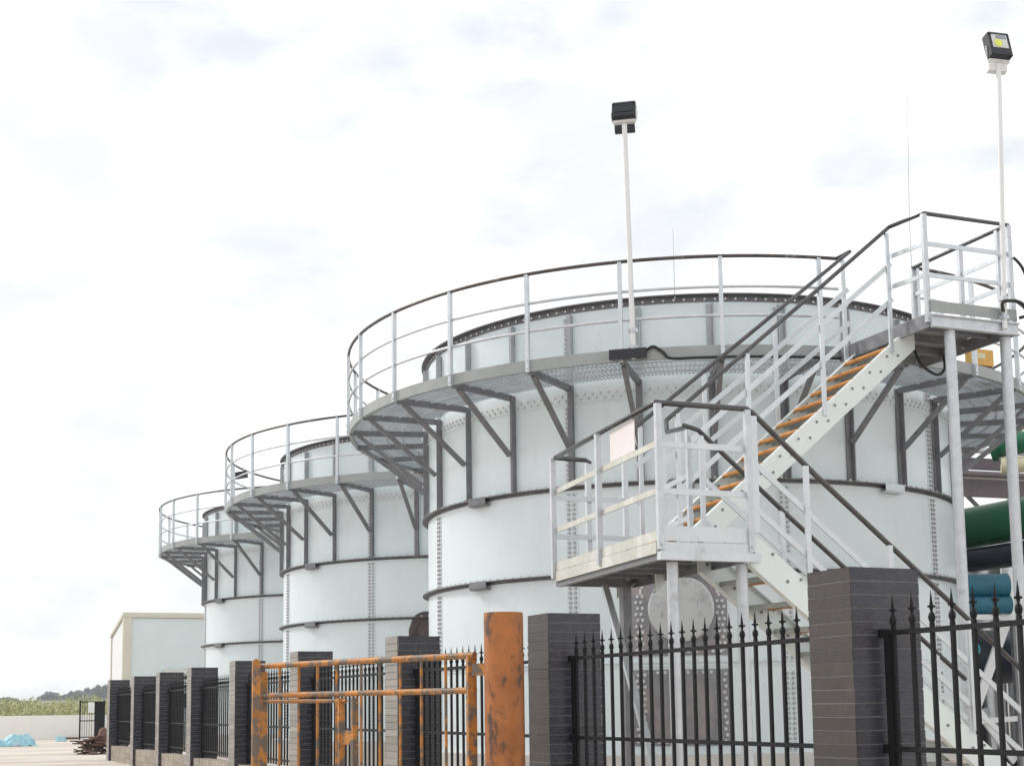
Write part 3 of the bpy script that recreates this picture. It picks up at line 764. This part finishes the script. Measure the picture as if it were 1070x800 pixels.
o=m.build('far_woodland',M['leaf']); tag(o,'distant dark tree line on the low hill at the far left','woodland',kind='stuff')

# ------------------------------------------------------------------ right edge: pipework and plant
def tagm(mb,nm,mt,label,cat,group=None,sm=40): return tag(mb.build(nm,M[mt],None,sm),label,cat,group)
t=thing('large_pipe','thick dark green pipe running past the right side of the nearest tank','pipe',(14.75,9,0))
MB().tube([(0,0,3.76),(0,16,3.76)],.31,28).build('pipe_run',M['green'],t,40)
for v in (5.2,9.6): MB().tube([(0,v,3.76),(0,v+.05,3.76)],.37,28).build('pipe_flange',M['green'],t,40)
tagm(MB().tube([(14.62,10.5,3.24),(14.62,24,3.24)],.18,20),'pipe','navy','dark navy pipe just below the thick green pipe','pipe')
t=thing('elbow_pipe','green pipe bend at the top right, above the cream pipe','pipe',(16.9,18,0))
MB().tube([(-.1,.3,5.42),(.1,.0,5.45),(.5,-.4,5.52),(1.3,-1.2,5.62)],.19,20).build('pipe_run',M['green'],t,40)
MB().tube([(-.16,.38,5.41),(-.1,.3,5.42)],.25,20).build('pipe_flange',M['green'],t,40)
tagm(MB().tube([(16.75,18.2,5.08),(18.5,16.8,5.08)],.14,16),'pipe','creamp','cream pipe beside the right post, under the green bend','pipe')
tagm(MB().tube([(12.95,15.3,2.66),(12.98,15.33,2.70),(13.78,14.98,2.70)],[.16,.17,.17],24),'pipe','teal','upper of two stacked teal pipes on the white frame','pipe','stacked teal pipes')
tagm(MB().tube([(13.02,15.2,2.43),(13.74,14.9,2.43)],.125,24),'pipe','teal','lower of two stacked teal pipes on the white frame','pipe','stacked teal pipes')
# stainless vessel
t=thing('stainless_vessel','upright brushed stainless vessel between the green and teal pipes','vessel',(15.55,17.2,0))
MB().tube([(0,0,.4),(0,0,3.42),(0,0,3.52),(0,0,3.58),(0,0,3.60)],[.50,.50,.46,.3,.02],36).build('body',M['stain'],t,50)
m=MB()
for z in (1.2,3.3): m.tube([(0,0,z),(0,0,z+.05)],.52,36)
m.build('band',M['galv'],t,40)
m=MB()
for a in (-160,-120,-80): m.bar(pol(.515,a,.5),pol(.515,a,3.3),.03,.03)
m.build('stay_rod',M['stain'],t)
for q in (0,120,240): MB().bar(pol(.4,q,0),pol(.4,q,.6),.07,.07).build('leg',M['galv'],t)
t=thing('small_vessel','short dull grey vessel half hidden behind the left upper landing leg','vessel',(14.75,16.9,0))
MB().tube([(0,0,.2),(0,0,3.25),(0,0,3.36)],[.32,.32,.1],24).build('body',M['galv'],t,40)
MB().tube([(0,0,3.36),(0,0,3.75)],.05,10).build('nozzle',M['galv'],t,40)
# cabinet
t=thing('control_cabinet','tall blue grey cabinet at the right edge, behind the right landing leg','cabinet',(14.35,14.6,0))
MB().bb((0,0,0),(1.4,.4,3.78)).build('body',M['cabinet'],t)
MB().bb((.12,-.02,.3),(1.25,-.003,3.55)).build('door',M['cabinet'],t)
MB().bb((-.04,-.06,3.785),(1.44,.46,3.83)).build('roof',M['galv'],t)
# white X braced frame
t=thing('braced_frame','white steel frame with one diagonal, seen through the fence at right','frame',(13.10,15.0,0))
F=lambda x,z: V((x,0,z))
MB().bar(F(.0,2.26),F(.72,2.26),.07,.07).build('top_beam',M['white'],t); MB().bar(F(.0,.85),F(.72,.88),.07,.07).build('bottom_beam',M['white'],t)
MB().bar(F(.66,2.22),F(.06,1.06),.03,.14).build('diagonal',M['white'],t)
MB().bar(F(.02,1.1)+V((0,.035,0)),F(.70,.30)+V((0,.035,0)),.03,.12).build('diagonal',M['white'],t)
for x in (-.04,.76): MB().bar(F(x,0),F(x,2.22),.06,.06).build('upright',M['stiff'],t)
# dark pump behind the frame
t=thing('pump_skid','dark pump with a bolted flange and cyan coupling behind the white frame','pump',(13.6,15.8,0))
MB().tube([(-.65,0,1.75),(-.55,0,1.75),(.9,0,1.75)],[.36,.38,.38],24).build('casing',M['navy'],t,40)
f=MB(); f.tube([(-.42,-.40,1.78),(-.42,-.46,1.78)],.24,24); fl=f.build('flange',M['black'],t,40)
b=MB()
for i in range(10): q=2*math.pi*i/10; b.bolt((-.42+.18*math.cos(q),-.46,1.78+.18*math.sin(q)),(0,-1,0),.024,.03)
merge(fl,b,M['bolt'])
MB().tube([(-.20,-.42,1.84),(-.20,-.56,1.84)],.09,16).build('coupling',M['cyan'],t,40)
MB().bb((-.7,-.3,.0),(1.0,.4,.35)).build('base',M['black'],t)
MB().tube([(.1,0,.35),(.1,0,1.4)],[.30,.26],20).build('motor',M['black'],t,40)
MB().tube([(.12,-.31,.95),(.12,-.34,.95)],.08,16).build('gauge',M['galv'],t,40)
# dark container closing the view
t=thing('dark_container','large near black container behind the pump and pipes','container',(13.8,17.9,0))
MB().bb((0,0,0),(6.,2.4,3.05)).build('body',M['black'],t)
m=MB()
for k in range(20): m.bb((.05+.3*k,-.03,.1),(.2+.3*k,-.002,2.95))
m.build('corrugation',M['black'],t)
# steel pipe bridge
t=thing('pipe_bridge','dull purple grey steel bridge crossing behind the right landing legs','pipe bridge',(14.3,20.5,0))
for z,h in ((5.52,.20),(5.06,.32)):
    MB().bar((.0,0,z),(9,-.6,z),.14,h).build('beam',M['purple'],t)
MB().bar((0,.5,5.33),(9,-.1,5.33),1.0,.05).build('deck',M['deckp'],t)
for z in (5.27,5.72): MB().tube([(0,-.3,z),(9,-.9,z)],.06,10).build('small_pipe',M['galv'] if z>5.5 else M['purple'],t,40)
MB().bar((0,0,4.45),(9,-.6,4.45),.08,.08).build('lower_chord',M['stiff'],t)
for k in range(6):
    x=.3+k*1.3; MB().bar((x,-.02,4.48),(x+.65,-.06,5.05),.06,.06).build('truss_web',M['stiff'],t); MB().bar((x+.65,-.04,5.05),(x+1.3,-.08,4.48),.06,.06).build('truss_web',M['stiff'],t)
for x in (.9,6.5): MB().bar((x,.1,0),(x,.1,5.04),.16,.16).build('column',M['stiff'],t)

# ------------------------------------------------------------------ camera, fitted to the photograph
f_,p_,roll,H0,cxp=1451.87,.117694,-.012961,736.31,534.34
fw=V((.39,.921,0)).normalized(); rt=V((fw.y,-fw.x,0))
F3=fw*math.cos(p_)+Z*math.sin(p_); U3_=-fw*math.sin(p_)+Z*math.cos(p_)
X=rt*math.cos(roll)+U3_*math.sin(roll); Y=-rt*math.sin(roll)+U3_*math.cos(roll)
cam=bpy.data.cameras.new('camera'); co=bpy.data.objects.new('camera',cam); COL.objects.link(co)
mt=Matrix((X,Y,-F3)).transposed().to_4x4(); mt.translation=V((0,0,1.15)); co.matrix_world=mt
cam.sensor_fit='HORIZONTAL'; cam.sensor_width=36; cam.lens=f_/1070*36
cam.shift_x=(535-cxp)/1070; cam.shift_y=((H0-f_*math.tan(p_))-400)/1070
cam.clip_start=.1; cam.clip_end=5000
sc.camera=co

# ------------------------------------------------------------------ light
SUN_AZ=R_(128); SUN_EL=R_(38)      # bearing in the u,v plane (from +u), towards the sun
sd=V((math.cos(SUN_EL)*math.cos(SUN_AZ),math.cos(SUN_EL)*math.sin(SUN_AZ),math.sin(SUN_EL)))
s=bpy.data.lights.new('sun','SUN'); s.energy=1.5; s.angle=R_(10); s.color=(1,.97,.91)
so=bpy.data.objects.new('sun',s); COL.objects.link(so); so.rotation_euler=sd.to_track_quat('Z','Y').to_euler()
w=bpy.data.worlds.new('World'); sc.world=w; w.use_nodes=True; nt=w.node_tree; N=nt.nodes; L=nt.links
bg=N['Background']; bg.inputs['Strength'].default_value=.1
sky=N.new('ShaderNodeTexSky'); sky.sky_type='NISHITA'; sky.sun_disc=False; sky.sun_elevation=SUN_EL; sky.sun_rotation=math.pi/2-SUN_AZ
sky.air_density=1.4; sky.dust_density=.4; sky.ozone_density=2.0
tc=N.new('ShaderNodeTexCoord'); mp=N.new('ShaderNodeMapping'); mp.inputs['Scale'].default_value=(1,1,2.1); mp.inputs['Rotation'].default_value=(.0,.35,.5)
L.new(tc.outputs['Generated'],mp.inputs['Vector'])
n1=N.new('ShaderNodeTexNoise'); n1.inputs['Scale'].default_value=3.6; n1.inputs['Detail'].default_value=9; n1.inputs['Roughness'].default_value=.62; n1.inputs['Distortion'].default_value=.5
L.new(mp.outputs[0],n1.inputs['Vector'])
mr=N.new('ShaderNodeMapRange'); mr.interpolation_type='SMOOTHSTEP'; mr.inputs[1].default_value=.36; mr.inputs[2].default_value=.56; mr.inputs[3].default_value=.80; mr.inputs[4].default_value=1
L.new(n1.outputs['Fac'],mr.inputs[0])
n2=N.new('ShaderNodeTexNoise'); n2.inputs['Scale'].default_value=9; n2.inputs['Detail'].default_value=8; L.new(mp.outputs[0],n2.inputs['Vector'])
m2=N.new('ShaderNodeMapRange'); m2.interpolation_type='SMOOTHSTEP'; m2.inputs[1].default_value=.34; m2.inputs[2].default_value=.68
L.new(n2.outputs['Fac'],m2.inputs[0])
cl=N.new('ShaderNodeMix'); cl.data_type='RGBA'; cl.inputs['A'].default_value=(7.05,7.22,7.4,1); cl.inputs['B'].default_value=(9.9,9.85,9.75,1); L.new(m2.outputs[0],cl.inputs['Factor'])
mx=N.new('ShaderNodeMix'); mx.data_type='RGBA'
L.new(mr.outputs[0],mx.inputs['Factor']); L.new(sky.outputs[0],mx.inputs['A']); L.new(cl.outputs['Result'],mx.inputs['B']); L.new(mx.outputs['Result'],bg.inputs['Color'])
sc.view_settings.view_transform='Standard'; sc.view_settings.look='None'; sc.view_settings.gamma=1; sc.view_settings.exposure=.46
sc.cycles.max_bounces=8; sc.cycles.diffuse_bounces=4

# thin hazy air round the whole place, sky outside
hz_=bpy.data.materials.new('hazy_air'); hz_.use_nodes=True; nt=hz_.node_tree
for nd in list(nt.nodes):
    if nd.type!='OUTPUT_MATERIAL': nt.nodes.remove(nd)
pv=nt.nodes.new('ShaderNodeVolumePrincipled'); pv.inputs['Color'].default_value=(.93,.96,1,1); pv.inputs['Density'].default_value=.00055
nt.links.new(pv.outputs[0],[x for x in nt.nodes if x.type=='OUTPUT_MATERIAL'][0].inputs['Volume'])
o=MB().bb((-905,-305,-1),(1505,1805,17)).build('haze',hz_); tag(o,kind='stuff',label='thin pale haze in the air')
